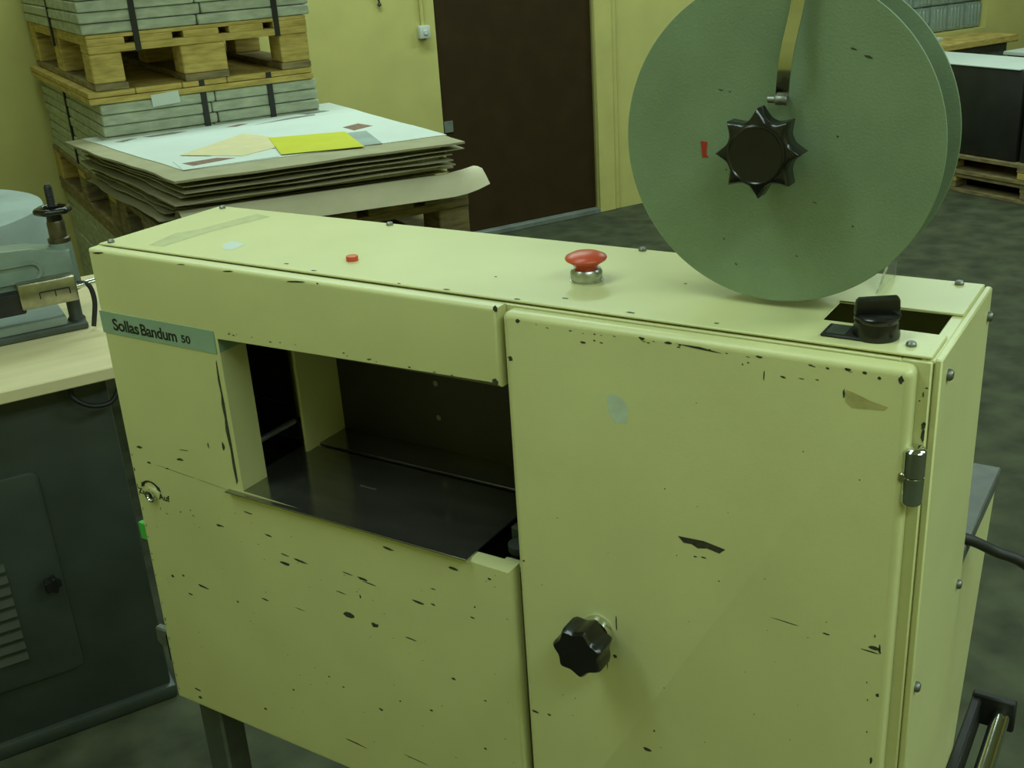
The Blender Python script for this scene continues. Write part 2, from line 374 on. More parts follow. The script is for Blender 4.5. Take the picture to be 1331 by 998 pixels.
for k in range(NSH):
    th = rn.uniform(0.0028, 0.0052) if k % 2 else rn.uniform(0.0085, 0.0125)
    last = k == NSH - 1
    dk = k % 2 == 0 and not last
    a, b, c, d = [rn.uniform(0.0, 0.04) + (0.05 if dk else 0) for _ in range(4)]
    if k < 5: c += 0.145; d += 0.10
    elif k < 8: c += 0.10; d += 0.075
    if last: a = b = c = d = 0.0; th = 0.006
    lo = (NSH - 1 - k) / NSH
    cs = [(-2.705 + a + 0.05 * lo, 1.10), (-2.585 + a * 0.8 - 0.03 * lo, 2.005 - c), (-1.815 - b * 0.7, 2.085 - d * 0.9), (-1.814 - b, 1.09)]
    o = wavy_sheet('cardboard_sheet', cs, z, th - 0.0003, M['board'], k)
    lab = 'topmost tan cardboard sheet of the pile, under the printed sheets' if last else 'thick set-back cardboard sheet shaded between the thin ones of the pile' if dk else 'thin tan cardboard sheet jutting out between set-back ones in the pile'
    tag(o, lab, 'cardboard', None if last else 'set-back cardboard sheets in the pile' if dk else 'tan cardboard sheets in the pile')
    z += th
TOPS = z
# kraft sheet at the foot of the pile, bent down over the pallet edge and curled at its end
bm = BM(); nx, prof = 24, [(1.30, 0.0), (1.985, 0.0), (2.015, 0.020), (2.035, 0.050), (2.055, 0.066), (2.080, 0.068), (2.105, 0.056), (2.125, 0.040), (2.145, 0.020)]
rows = []
for L in (0, 1):
    R_ = []
    for i in range(nx + 1):
        u = i / nx; s = -2.58 + 0.80 * u; curl = max(0, (u - 0.86) / 0.14) ** 2
        R_.append([bm.verts.new((s, -d + (0.13 * (1 - u) if k else 0.0), 0.7365 + zz + (0.0012 if L else 0) + curl * (0.012 + 0.010 * (k > 5)) * (1 if k > 3 else 0))) for k, (d, zz) in enumerate(prof)])
    rows.append(R_)
for L in (0, 1):
    for i in range(nx):
        for k in range(len(prof) - 1):
            q = [rows[L][i][k], rows[L][i + 1][k], rows[L][i + 1][k + 1], rows[L][i][k + 1]]; bm.faces.new(q if L == 0 else list(reversed(q)))
for i in range(nx):
    for k in (0, len(prof) - 1):
        bm.faces.new((rows[0][i][k], rows[0][i + 1][k], rows[1][i + 1][k], rows[1][i][k]))
for i in (0, nx):
    for k in range(len(prof) - 1): bm.faces.new((rows[0][i][k], rows[0][i][k + 1], rows[1][i][k + 1], rows[1][i][k]))
bmesh.ops.translate(bm, vec=(2.18, 1.72, -0.7365), verts=bm.verts)
o = mk('kraft_sheet', bm, M['kraft']); o.location = room(-2.18, 1.72, 0.7365); o.rotation_euler = (0, 0, ANG)
tag(o, 'wide kraft paper sheet bent down over the pallet edge under the pile', 'paper')
o = wavy_sheet('cardboard_sheet', [(-2.58, 1.30), (-2.56, 1.82), (-1.84, 1.95), (-1.84, 1.30)], 0.738, 0.0171, M['board'], 77)
tag(o, 'thick board lying lowest in the pile above the kraft sheet', 'cardboard')
# loose papers on top
def flat_paper(name, pts, z, mt, label, cat, lift=None, th=0.0009):
    c = Vector((sum(p[0] for p in pts) / len(pts), sum(p[1] for p in pts) / len(pts)))
    bm = BM(); prism(bm, [(p[0] - c.x, -(p[1] - c.y)) for p in pts], 'z', 0, th)
    o = mk(name, bm, mt, smooth=False); o.location = room(c.x, c.y, z); o.rotation_euler = (0, 0, ANG)
    return tag(o, label, cat)
ps = wavy_sheet('printed_sheet', [(-2.648, 1.10), (-2.535, 1.88), (-1.81, 1.962), (-1.806, 1.05)], TOPS, 0.0016, M['paper'], 31, jag=0.002)
PC = Vector((-2.19975, 1.498))
tag(ps, 'large white printed sheet lying across the cardboard pile', 'paper')
def mark(pts, mt='printgrey'):
    bm = BM(); prism(bm, [(p[0] - PC.x, -(p[1] - PC.y)) for p in pts], 'z', 0.0016, 0.0019)
    mk('print_mark', bm, M[mt], ps, smooth=False)
mark([(-1.974, 1.591), (-1.912, 1.562), (-1.897, 1.641), (-1.971, 1.674)], 'printbrown')
mark([(-2.49, 1.235), (-2.40, 1.222), (-2.355, 1.242), (-2.40, 1.262), (-2.47, 1.262)])
mark([(-2.60, 1.115), (-2.55, 1.105), (-2.54, 1.14), (-2.585, 1.16)], 'printbrown')
mark([(-2.58, 1.26), (-2.53, 1.235), (-2.51, 1.245), (-2.56, 1.285)])
mark([(-2.158, 1.307), (-2.02, 1.262), (-1.94, 1.262), (-1.945, 1.282), (-2.03, 1.292)])
mark([(-1.98, 1.21), (-1.89, 1.205), (-1.875, 1.235), (-1.96, 1.25)])
mark([(-2.241, 1.275), (-2.19, 1.25), (-2.165, 1.262), (-2.21, 1.29)], 'printbrown')
mark([(-2.20, 1.16), (-2.17, 1.15), (-2.16, 1.165), (-2.19, 1.175)])
lf = flat_paper('printed_leaflet', [(-2.525, 1.74), (-2.535, 1.885), (-2.28, 1.90), (-2.255, 1.755)], TOPS + 0.002, M['paper'], 'white leaflet with red print half under the cream paper', 'paper')
bm = BM(); prism(bm, [(-0.10, -0.03), (-0.115, 0.03), (-0.02, 0.035), (0.02, -0.01)], 'z', 0.0009, 0.0012); mk('print_mark', bm, M['printbrown'], lf, smooth=False)
flat_paper('cream_paper', [(-2.486, 1.664), (-2.24, 1.454), (-2.195, 1.589), (-2.247, 1.768), (-2.357, 1.821)], TOPS + 0.0032, M['creampaper'], 'cream paper sheet beside the yellow paper on the pile', 'paper')
flat_paper('grey_paper', [(-2.03, 1.70), (-1.95, 1.715), (-2.0, 1.945), (-2.09, 1.93)], TOPS + 0.0022, M['cloth'], 'small grey paper peeking out from under the yellow paper', 'paper')
flat_paper('yellow_paper', [(-2.21, 1.602), (-2.006, 1.689), (-2.06, 1.961), (-2.272, 1.891)], TOPS + 0.0043, M['yellow'], 'bright yellow paper sheet on top of the pile', 'paper')

# ================================================================== FAR RIGHT: BLACK CARTONS ON PALLETS, WOODEN BENCH
def plain_pallet(label, s0, s1, d0, d1, z, h):
    return pallet(label, s0, s1, d0, d1, z, h, mats=('oldwood', 'wood'), group='pallets under the black cartons')
plain_pallet('upper of the two pallets carrying the wide black carton', 1.60, 2.40, 0.30, 1.42, 0.098, 0.097)
plain_pallet('lower of the two pallets under the wide black carton', 1.61, 2.41, 0.32, 1.44, 0.0, 0.097)
def carton(label, s0, s1, d0, d1, z0, z1):
    t = thing('black_carton', label, 'box', room(s0, d1, z0), ANG)
    mk('carton_body', box(BM(), 0, s1 - s0, 0, d1 - d0, 0, z1 - z0 - 0.004, 0.012, 2), M['carton'], t)
    bm = BM(); prism(bm, [(-0.012, 0.02), (s1 - s0, -0.01), (s1 - s0 + 0.01, d1 - d0), (0.004, d1 - d0 + 0.006)], 'z', z1 - z0 - 0.004, z1 - z0)
    mk('cover_sheet', bm, M['paper'], t, smooth=False, label='white cover sheet')
    return t
carton('wide black carton with white cover sheet on two stacked pallets', 1.62, 1.98, 0.34, 1.270, 0.195, 0.640)
carton('second black carton with white cover sheet next to the wide one', 1.63, 2.02, 1.280, 1.44, 0.195, 0.645)
t = thing('wooden_bench', 'wooden-topped bench under the glass block window', 'bench', room(1.70, 0.325, 0), ANG)
mk('bench_top', box(BM(), 0, 1.12, 0, 0.315, 0.605, 0.645, 0.005), M['wood'], t)
mk('bench_body', box(BM(), 0.03, 1.06, 0.03, 0.31, 0.08, 0.605, 0.006), M['steel'], t)
for x in (0.05, 1.0):
    for y in (0.04, 0.25): mk('foot', box(BM(), x, x + 0.05, y, y + 0.05, 0, 0.08, 0.003), M['leg'], t)
o = mk('paper_pack', box(BM(), 0, 0.10, 0, 0.16, 0, 0.02, 0.003), M['paper']); o.location = room(2.25, 0.20, 0.645); o.rotation_euler = (0, 0, ANG + 0.3)
tag(o, 'small white paper pack lying on the wooden bench', 'paper')
t = thing('black_crate', 'black crate with white lid behind the cartons, beside the bench', 'box', room(2.44, 1.15, 0), ANG)
mk('crate_body', box(BM(), 0, 0.7, 0, 0.62, 0, 0.575, 0.01), M['carton'], t)
mk('crate_lid', box(BM(), -0.01, 0.71, -0.01, 0.63, 0.575, 0.598, 0.005), M['paper'], t)

# ================================================================== LEFT: CABINET BENCH WITH A HANDWHEEL MACHINE
CD = 2.784      # cabinet front, distance from the back wall
t = thing('steel_cabinet', 'dark green-grey steel cabinet with louvred access panel', 'cabinet', room(-3.9, CD, 0), ANG)
mk('cabinet_body', box(BM(), 0, 0.955, 0.0, 0.58, 0.03, 0.7272, 0.006, 2), M['cabinet'], t)
mk('base_rail', box(BM(), -0.004, 0.963, -0.012, 0.58, 0.0, 0.032, 0.008, 2), M['cabinet'], t)
pn = mk('access_panel', prism(BM(), rrect(0.30, 0.805, 0.142, 0.570, 0.018), 'y', -0.008, 0.001, 0.004, 2, rim='a'), M['cabinet'], t)
kn = star(BM(), (0.782, 0.345), 5, lambda a: 0.0140 + 0.0026 * math.cos(5 * a), -0.034, -0.014, 8, 0.003)
lathe(kn, [(0.006, 0), (0.006, 0.012)], (0.782, -0.017, 0.345), 'y', 14)
mk('panel_knob', kn, M['black'], pn)
for i in range(9):
    for j in range(2):
        zz = 0.205 + i * 0.024; x1 = 0.712 - j * 0.20
        bm = BM(); prism(bm, [(-0.008, zz - 0.006), (-0.0135, zz - 0.004), (-0.008, zz + 0.010)], 'x', x1 - 0.17, x1, 0.0)
        mk('louvre', bm, M['cabinet'], pn)
bt = mk('worktop', prism(BM(), [(-3.95, -2.846), (-2.930, -2.846), (-2.845, -2.80), (-2.845, -2.19), (-3.95, -2.19)], 'z', 0.727, 0.750, 0.002, 1), M['bench'], smooth=False)
bmesh_off = room(0, 0, 0); bt.location = bmesh_off; bt.rotation_euler = (0, 0, ANG)
tag(bt, 'pale wooden worktop lying on the dark steel cabinet', 'worktop')
# machine on the bench: casting arm on a column with handwheel
mx, md = -2.945, 2.555
t = thing('bench_press', 'grey-green cast bench machine with black handwheel on the wooden worktop', 'machine', room(mx, md, 0.75), ANG)
mk('base_rail', box(BM(), -0.55, 0.015, -0.038, 0.005, 0.0, 0.014, 0.003), M['leg'], t)
mk('base_plate', box(BM(), -0.55, -0.02, -0.028, 0.16, 0.012, 0.030, 0.003), M['cloth'], t)
mk('post', lathe(BM(), [(0.017, 0.0), (0.017, 0.015), (0.013, 0.02), (0.013, 0.09)], (0, 0, 0.0), 'z', 20), M['leg'], t)
cl = BM(); lathe(cl, [(0.022, 0.075), (0.024, 0.08), (0.021, 0.165), (0.020, 0.170)], (0.0, 0, 0), 'z', 24)
mk('column', cl, M['cast'], t)
bm = BM()
sec = [(0.012, 0.105), (0.012, 0.158), (-0.06, 0.172), (-0.16, 0.178), (-0.55, 0.178), (-0.55, 0.085), (-0.05, 0.085)]
prism(bm, sec, 'y', -0.030, 0.030, 0.008, 3)
am = mk('arm', bm, M['cast'], t)
ov = BM(); oo = rrect(-0.20, -0.045, 0.112, 0.150, 0.018, 5); oi = rrect(-0.194, -0.051, 0.118, 0.144, 0.0125, 5); lp4 = []
for pts, y in ((oo, -0.0295), (oo, -0.0345), (oi, -0.0345), (oi, -0.0295)): lp4.append([ov.verts.new((p[0], y, p[1])) for p in pts])
for k in range(4):
    A, B = lp4[k], lp4[(k + 1) % 4]
    for i in range(len(A)): ov.faces.new((A[i], A[(i + 1) % len(A)], B[(i + 1) % len(A)], B[i]))
mk('oval_rim', ov, M['cast'], am)
mk('collar', lathe(BM(), [(0.0195, 0.168), (0.021, 0.172), (0.021, 0.178), (0.0165, 0.18), (0.0165, 0.208), (0.015, 0.212)], (0, 0, 0), 'z', 24), M['brass'], t)
wh = BM()
for i in range(28):
    pass
ring = []
R0, r0 = 0.0285, 0.0065
for i in range(32):
    a = 2 * PI * i / 32; k = 1 + 0.05 * math.cos(6 * a)
    ring.append([wh.verts.new(((R0 * k + r0 * math.cos(b)) * math.cos(a), (R0 * k + r0 * math.cos(b)) * math.sin(a), 0.232 + r0 * math.sin(b))) for b in [2 * PI * j / 10 for j in range(10)]])
for i in range(32):
    A, B = ring[i], ring[(i + 1) % 32]
    for j in range(10): wh.faces.new((A[j], B[j], B[(j + 1) % 10], A[(j + 1) % 10]))
lathe(wh, [(0.014, 0.206), (0.015, 0.21), (0.014, 0.226), (0.024, 0.226), (0.024, 0.231), (0.010, 0.234), (0.010, 0.240)], (0, 0, 0), 'z', 24)
mk('handwheel', wh, M['black'], t)
sp = [(0.0072, 0.232)]
for i in range(12): sp += [(0.0080, 0.240 + i * 0.0032), (0.0070, 0.2416 + i * 0.0032)]
mk('spindle', lathe(BM(), sp + [(0.005, 0.281)], (0, 0, 0), 'z', 16), M['rubber'], t)
hs = mk('counter_housing', box(BM(), -0.098, 0.006, -0.062, -0.024, 0.066, 0.116, 0.004, 2), M['nickel'], t)
em = BM()
for x in (-0.062, -0.034, -0.008): box(em, x - 0.001, x + 0.001, -0.0632, -0.0615, 0.083, 0.095)
box(em, -0.062, -0.008, -0.0632, -0.0615, 0.094, 0.0965)
mk('emblem', em, M['ink'], hs, smooth=False)
mk('cross_bar', box(BM(), -0.55, -0.09, -0.055, -0.026, 0.058, 0.100, 0.003), M['rubber'], t)
mk('stub_shaft', tube(BM(), [(0.0, -0.04, 0.088), (0.075, -0.03, 0.092)], 0.006, 12), M['chrome'], t)
mk('machine_cable', tube(BM(), spline([(0.010, -0.035, 0.094), (0.030, -0.04, 0.086), (0.034, -0.045, 0.055), (0.026, -0.048, 0.020), (0.022, -0.05, 0.006)], 6), 0.0048, 10), M['rubber'], t)
# loop of cable below the worktop
o = mk('hanging_cable', tube(BM(), spline([(0.0, -0.012, -0.004), (-0.006, -0.016, -0.03), (0.02, -0.024, -0.052), (0.055, -0.026, -0.054), (0.075, -0.02, -0.03), (0.082, -0.012, -0.004)], 8), 0.0045, 10), M['rubber'])
tag(o, 'black cable loop hanging below the edge of the wooden worktop', 'cable'); o.location = room(-3.005, 2.795, 0.730); o.rotation_euler = (0, 0, ANG)
# cloth-covered drum behind the arm
bm = BM(); seg = 64; rings = []
for (r, h, am_) in [(0.02, 0.866, 0), (0.20, 0.866, 0), (0.310, 0.863, 0), (0.326, 0.856, 0.001), (0.333, 0.83, 0.002), (0.338, 0.72, 0.006), (0.343, 0.55, 0.010), (0.348, 0.3, 0.012), (0.350, 0.0, 0.013)]:
    rings.append([bm.verts.new(((r + am_ * math.sin(9 * a + 1) + am_ * 0.5 * math.sin(23 * a)) * math.cos(a), (r + am_ * math.sin(9 * a + 1) + am_ * 0.5 * math.sin(23 * a)) * math.sin(a), h)) for a in [2 * PI * i / seg for i in range(seg)]])
for A, B in zip(rings, rings[1:]):
    for i in range(seg): bm.faces.new((A[i], A[(i + 1) % seg], B[(i + 1) % seg], B[i]))
bm.faces.new(rings[0]); bm.faces.new(list(reversed(rings[-1])))
o = mk('cloth_cover', bm, M['cloth']); o.location = room(-3.20, 1.76, 0.0)
tag(o, 'blue-grey cloth cover over a tall round drum behind the worktop', 'cover')

# ================================================================== THE BANDING MACHINE
T = 1.15
mc = thing('banding_machine', 'cream sheet-metal banding machine with open work window and hinged door', 'machine', (0.425, 0.085, 0), 0, None, (0.425, 0.085, 0))
LX = lambda zz: 0.008 * (zz - 0.577) / 0.573 - 0.001        # left edge of the front sheet
rnd = random.Random(11)
def chips(name, lst, y, parent, tilt=0.10, mt='chip', polys=()):
    bm = BM()
    for x, zz, L, h in lst: blob(bm, x / 1000, zz / 1000, L / 1000, h / 1000, lambda a, b: (a, y, b), rnd, tilt if L > 2 * h else 0)
    for P in polys: bm.faces.new([bm.verts.new((a / 1000, y, b / 1000)) for a, b in P])
    o = mk(name, bm, M[mt], parent, smooth=False); o['kind'] = 'stuff'; return o
# carcass
mk('right_side_panel', box(BM(), 0.8465, 0.852, 0.003, 0.174, 0.577, T - 0.002, 0.0012), M['cream'], mc)
fb = BM(); box(fb, 0.826, 0.8462, 0.0, 0.02, 0.577, T - 0.0035, 0.001); box(fb, 0.004, 0.8262, 0.0, 0.018, T - 0.015, T - 0.0035, 0.001)
fr = mk('front_frame', fb, M['cream'], mc)
box_l = BM(); box(box_l, 0.002, 0.006, 0.001, 0.171, 0.577, T - 0.003, 0.001); mk('left_side_panel', box_l, M['cream'], mc)
mk('back_panel', box(BM(), 0.006, 0.8465, 0.166, 0.171, 0.577, T - 0.003, 0.001), M['cream'], mc)
mk('bottom_panel', box(BM(), 0.004, 0.8465, 0.0, 0.17, 0.574, 0.579, 0.001), M['cream'], mc)
mk('top_flange', box(BM(), 0.838, 0.8475, 0.002, 0.172, T - 0.006, T - 0.0022, 0.001), M['cream'], mc)
# top cover with its cut-out
cv = mk('top_cover', prism(BM(), [(0.008, 0.001), (0.8455, 0.001), (0.8455, 0.046), (0.756, 0.046), (0.756, 0.094), (0.8465, 0.094), (0.8465, 0.1715), (0.012, 0.1715)], 'z', T - 0.002, T, 0.0006, 1), M['cream'], mc, smooth=False)
# work-window liner
ln = BM()
box(ln, 0.175, 0.513, 0.156, 0.162, 0.86, 1.125); box(ln, 0.5105, 0.5135, 0.003, 0.16, 0.86, 1.125); box(ln, 0.008, 0.513, 0.02, 0.16, 1.120, 1.125)
box(ln, 0.010, 0.014, 0.026, 0.16, 0.86, 1.125); box(ln, 0.010, 0.513, 0.02, 0.16, 0.855, 0.86); box(ln, 0.014, 0.10, 0.150, 0.156, 0.86, 1.12)
mk('window_liner', ln, M['darkplate'], mc, smooth=False)
rv = BM()
for (x, zz) in ((0.313, 0.983), (0.313, 0.943)): lathe(rv, [(0.0032, 0), (0.0032, 0.0015), (0.0018, 0.0015), (0.0016, 0.0005)], (x, 0.1562 - 0.0015, zz), 'y', 14)
mk('rivet', rv, M['zinc'], mc)
mk('rear_post', box(BM(), 0.1712, 0.1752, 0.0905, 0.156, 0.86, 1.119, 0.0006), M['cream'], mc)
mk('guide_rod', tube(BM(), [(0.016, 0.075, 0.967), (0.172, 0.075, 0.967)], 0.0013, 8), M['chrome'], mc)
mk('guide_bar', box(BM(), 0.160, 0.166, 0.020, 0.090, 0.936, 0.941, 0.001), M['alu'], mc)
# front sheet round the window, lower sheet
fp = lp = mk('front_panel', prism(BM(), [(LX(0.577), 0.577), (0.5075, 0.577), (0.508, 0.9), (0.1755, 0.9), (0.1755, 1.0775), (0.510, 1.0765), (0.5115, T - 0.003), (LX(T), T - 0.002)], 'y', -0.014, -0.0005, 0.0042, 4, rim='a'), M['cream'], mc)
rt = BM(); box(rt, 0.1717, 0.1757, -0.0105, 0.0255, 0.9005, 1.0765, 0.0006); box(rt, 0.012, 0.1716, 0.0222, 0.0255, 0.9005, 1.12, 0.0006)
mk('window_return', rt, M['cream'], mc)
chips('paint_chips', [(510, 1146, 5, 6), (505, 1082, 6, 7)] + [(23, 1145, 20, 3), (210, 1145.5, 16, 1.5), (293, 1144.5, 24, 1.8), (321, 1146, 3, 1.5), (146, 1145.5, 11, 1.3)] +
      [(25, 924, 10.3, 4.0), (36, 907, 7.2, 3.2), (89, 922, 10.7, 3.4), (65, 906, 8.0, 1.6), (161, 952, 4.5, 10.4), (138, 949, 1.8, 7.5), (98, 935, 15.4, 1.2)], -0.01416, fp,
      polys=[[(171.5, 1047), (173, 1050), (173.2, 1020), (174, 1003), (173.6, 985), (174, 962), (174, 938), (174, 915), (171.0, 910), (169.8, 930), (170.6, 950), (168.4, 972), (170.2, 985), (169.2, 1001), (171, 1012), (170, 1028)]])
chips('paint_chips', [(225, 840, 14.5, 1.8), (223, 829, 16.7, 5.2), (248, 838, 20.3, 2.9), (206, 858, 12.6, 2.2), (181, 879, 12.8, 1.8), (367, 885, 13.6, 2.7), (443, 884, 12.6, 3.2), (329, 840, 14.3, 3.5), (338, 837, 18.7, 1.7), (87, 761, 18.3, 3.3), (135, 852, 13.5, 1.9), (397, 833, 15.9, 3.1), (305, 790, 17.6, 7.4), (338, 788, 11.4, 6.5), (287, 620, 40.0, 2.1), (382, 786, 16.4, 1.8), (310, 841, 15.3, 1.4), (331, 681, 5.9, 3.1), (431, 755, 5.3, 2.8), (154, 616, 4.7, 3.1), (205, 661, 4.5, 2.5), (263, 699, 3.8, 2.4), (399, 705, 4.4, 2.6), (37, 761, 5.0, 4.2), (56, 767, 3.9, 3.3), (140, 757, 3.7, 2.8), (185, 773, 11.0, 2.4), (62, 744, 9.9, 2.1), (235, 776, 16.8, 1.1), (297, 815, 15.7, 1.4), (371, 631, 34.9, 1.2), (462, 682, 4.2, 2.6), (483, 884, 4.4, 2.5), (464, 848, 2.6, 2.0), (460, 835, 6.0, 2.0), (417, 854, 6.9, 1.3), (40, 602, 13.1, 2.8), (42, 591, 7.9, 4.7), (282, 692, 3.3, 2.0), (359, 702, 2.7, 1.9), (467, 742, 3.4, 1.8), (323, 818, 2.3, 5.0), (415, 836, 5.5, 2.0),
      (131, 851, 9.6, 1.9), (73, 854, 2.4, 2.0), (90, 860, 2.0, 2.6), (93, 854, 5.0, 1.3), (49, 846, 5.2, 1.3), (40, 850, 1.2, 4.2), (80, 905, 60, 0.5), (130, 902, 55, 0.5)], -0.01416, lp, tilt=-0.06)
wr = random.Random(5)
chips('edge_wear', [(LX(q) * 1000 + 4.6 + wr.uniform(0, 1.5), q * 1000, wr.uniform(1, 2.4), wr.uniform(1.5, 6)) for q in [0.59 + 0.018 * i + wr.uniform(-0.006, 0.006) for i in range(19)]] +
      [(wr.uniform(20, 500), wr.uniform(590, 890), wr.uniform(0.8, 2.2), wr.uniform(0.6, 1.3)) for i in range(70)] + [(wr.uniform(180, 500), wr.uniform(1080, 1083), wr.uniform(1.0, 5.0), wr.uniform(0.8, 1.6)) for i in range(16)], -0.01418, fp, tilt=-0.05)
# brand strip and its lettering
bs = BM(); prism(bs, [(LX(1.06) + 0.0005, 1.0565), (0.1745, 1.0565), (0.1758, 1.0568), (0.1758, 1.0808), (0.1745, 1.0808), (LX(1.06) + 0.0005, 1.0808)], 'y', -0.0146, -0.0138)
box(bs, 0.1754, 0.1762, -0.0146, 0.0256, 1.0568, 1.0775)
bsn = mk('brand_strip', bs, M['teal'], fp, smooth=False)
def text(body, x0, x1, z0, z1, y, parent, name='lettering', bold=0.02, sp=1.0):
    """flat lettering fitted into the rectangle x0..x1, z0..z1 of a plane facing -y"""
    cu = bpy.data.curves.new(name, 'FONT'); cu.body = body; cu.size = 1.0; cu.extrude = 0.01; cu.offset = bold; cu.space_character = sp
    tmp = bpy.data.objects.new(name, cu); COL.objects.link(tmp)
    dg = bpy.context.evaluated_depsgraph_get(); me = bpy.data.meshes.new_from_object(tmp.evaluated_get(dg))
    bpy.data.objects.remove(tmp, do_unlink=True); bpy.data.curves.remove(cu)
    bm = BM(); bm.from_mesh(me); bpy.data.meshes.remove(me)
    xs = [v.co.x for v in bm.verts]; ys = [v.co.y for v in bm.verts]
    a, b, c, d = min(xs), max(xs), min(ys), max(ys)
    for v in bm.verts:
        q = v.co.copy()
        v.co = (x0 + (q.x - a) / (b - a) * (x1 - x0), y - q.z * 0.01, z0 + (q.y - c) / (d - c) * (z1 - z0))
    return mk(name, bm, M['ink'], parent, smooth=False)
text('Sollas', 0.0245, 0.0645, 1.0612, 1.0745, -0.0147, bsn, sp=0.95)
text('Bandum', 0.0675, 0.1210, 1.0612, 1.0740, -0.0147, bsn, sp=0.95)
text('50', 0.1275, 0.1405, 1.0620, 1.0705, -0.0147, bsn)
# cam lock with its markings
lk = mk('cam_lock', lathe(BM(), [(0.0075, 0.0), (0.0080, -0.002), (0.0078, -0.0045), (0.0060, -0.0050), (0.0058, -0.0030)], (0.0305, -0.0138, 0.866), 'y', 24), M['chrome'], lp)
mk('key_slot', box(BM(), 0.0298, 0.0312, -0.0178, -0.0165, 0.8615, 0.8705), M['ink'], lk, smooth=False)
text('Zu', 0.0075, 0.0195, 0.8630, 0.8700, -0.0142, lp, 'lock_lettering')
text('Auf', 0.0410, 0.0590, 0.8625, 0.8705, -0.0142, lp, 'lock_lettering')
ar = BM(); c0 = (0.0305, 0.8665); pts_o = []; pts_i = []
for i in range(13):
    a = math.radians(38 + i * 8.5); wd = 0.0007 + 0.0009 * abs(i - 6) / 6
    pts_o.append((c0[0] + (0.0158 + wd) * math.cos(a), c0[1] + (0.0158 + wd) * math.sin(a))); pts_i.append((c0[0] + (0.0158 - wd) * math.cos(a), c0[1] + (0.0158 - wd) * math.sin(a)))
for i in range(12): prism(ar, [pts_o[i], pts_o[i + 1], pts_i[i + 1], pts_i[i]], 'y', -0.0145, -0.0141)
for a, d in ((math.radians(40), -1), (math.radians(138), 1)):
    b0 = (c0[0] + 0.0158 * math.cos(a), c0[1] + 0.0158 * math.sin(a)); tx, tz = -math.sin(a) * d, math.cos(a) * d; nx_, nz_ = math.cos(a), math.sin(a)
    prism(ar, [(b0[0] + tx * 0.006, b0[1] + tz * 0.006), (b0[0] + nx_ * 0.003, b0[1] + nz_ * 0.003), (b0[0] - nx_ * 0.003, b0[1] - nz_ * 0.003)], 'y', -0.0145, -0.0141)
mk('turn_arrow', ar, M['ink'], lp, smooth=False)
mk('green_tag', box(BM(), -0.0105, 0.0025, -0.0110, -0.004, 0.797, 0.819, 0.001), M['green'], mc, label='bright green tag on the left edge')
# steel table plates in the window
ty = mk('work_table_plate', prism(BM(), [(0.158, -0.0205), (0.463, -0.0205), (0.463, 0.108), (0.158, 0.108)], 'z', 0.9005, 0.9022, 0.0005, 1), M['tray'], mc, smooth=False)
mk('rear_table_plate', box(BM(), 0.10, 0.508, 0.111, 0.157, 0.9008, 0.9044, 0.0007), M['tray'], mc, smooth=False)
cb = BM(); box(cb, 0.470, 0.500, 0.045, 0.085, 0.882, 0.905, 0.002); box(cb, 0.478, 0.506, 0.012, 0.03, 0.872, 0.884, 0.002); lathe(cb, [(0.011, 0), (0.012, 0.002), (0.012, 0.008), (0.004, 0.010)], (0.487, 0.035, 0.888), 'z', 16)
mk('cutter_head', cb, M['leg'], mc)
mk('feed_lip', box(BM(), 0.486, 0.508, 0.002, 0.012, 0.888, 0.8945, 0.001), M['cream'], mc)
mk('slot_mark', box(BM(), 0.281, 0.302, 0.052, 0.0535, 0.9021, 0.9026), M['zinc'], ty, smooth=False)
# door, its knob, hinge
dr = mk('machine_door', prism(BM(), rrect(0.5155, 0.8375, 0.580, T - 0.0055, 0.006, 4), 'y', -0.0145, -0.0008, 0.0055, 4, rim='a'), M['cream'], mc)
chips('paint_chips', [(826, 922, 10.5, 3.6), (823, 918, 12.7, 1.5), (830, 922, 2.1, 10.1), (612, 877, 1.4, 14.9), (602, 833, 1.1, 17.1), (610, 842, 4.5, 4.3), (639, 753, 8.5, 4.5), (524, 751, 9.9, 3.1), (539, 753, 4.4, 2.4), (646, 776, 2.2, 2.5), (831, 881, 3.0, 3.7), (830, 819, 2.2, 6.9), (691, 963, 4.9, 1.6), (684, 962, 3.5, 1.3), (790, 923, 5.7, 1.6), (758, 924, 22.9, 0.8), (704, 945, 1.5, 1.6), (522, 914, 2.4, 2.1), (531, 1139, 5.2, 4.0), (522, 1105, 5.0, 4.6), (640, 1139.6, 5.8, 2.2), (662, 1139, 7.4, 2.6), (590, 1129, 4.9, 2.3), (600, 1132, 2.3, 1.5), (606, 1131, 3.2, 1.1), (732, 1138.5, 5.6, 2.0), (769, 1138, 3.6, 1.5), (781, 1137.6, 2.6, 2.0), (795, 1139, 5.7, 2.2), (806, 1138.5, 3.4, 2.4), (816, 1136, 2.5, 2.7), (830, 1137, 4.6, 6.2), (736, 1125, 1.2, 7.8), (750, 1126, 4.9, 1.6), (763, 1127, 4.8, 0.9), (774, 1128, 3.6, 0.9), (793, 1121, 1.6, 7.5), (724, 1133, 1.5, 1.5), (720, 1131, 1.3, 1.8)], -0.01466, dr, tilt=-0.05,
      polys=[[(669, 977), (691, 978), (709, 975), (704, 970), (694, 972), (686, 970), (681, 972.5), (674, 972)], [(667, 1139.5), (687, 1139.6), (705, 1137), (697, 1137), (681, 1138)]])
chips('edge_wear', [(wr.uniform(530, 830), wr.uniform(1136.5, 1138.6), wr.uniform(1.0, 3.6), wr.uniform(0.6, 1.2)) for i in range(22)] + [(wr.uniform(822.5, 831.5), wr.uniform(620, 1120), wr.uniform(0.7, 1.3), wr.uniform(1, 3)) for i in range(10)] + [(wr.uniform(530, 820), wr.uniform(600, 1110), wr.uniform(0.8, 1.6), wr.uniform(0.6, 1.2)) for i in range(40)], -0.01468, dr, tilt=-0.05)
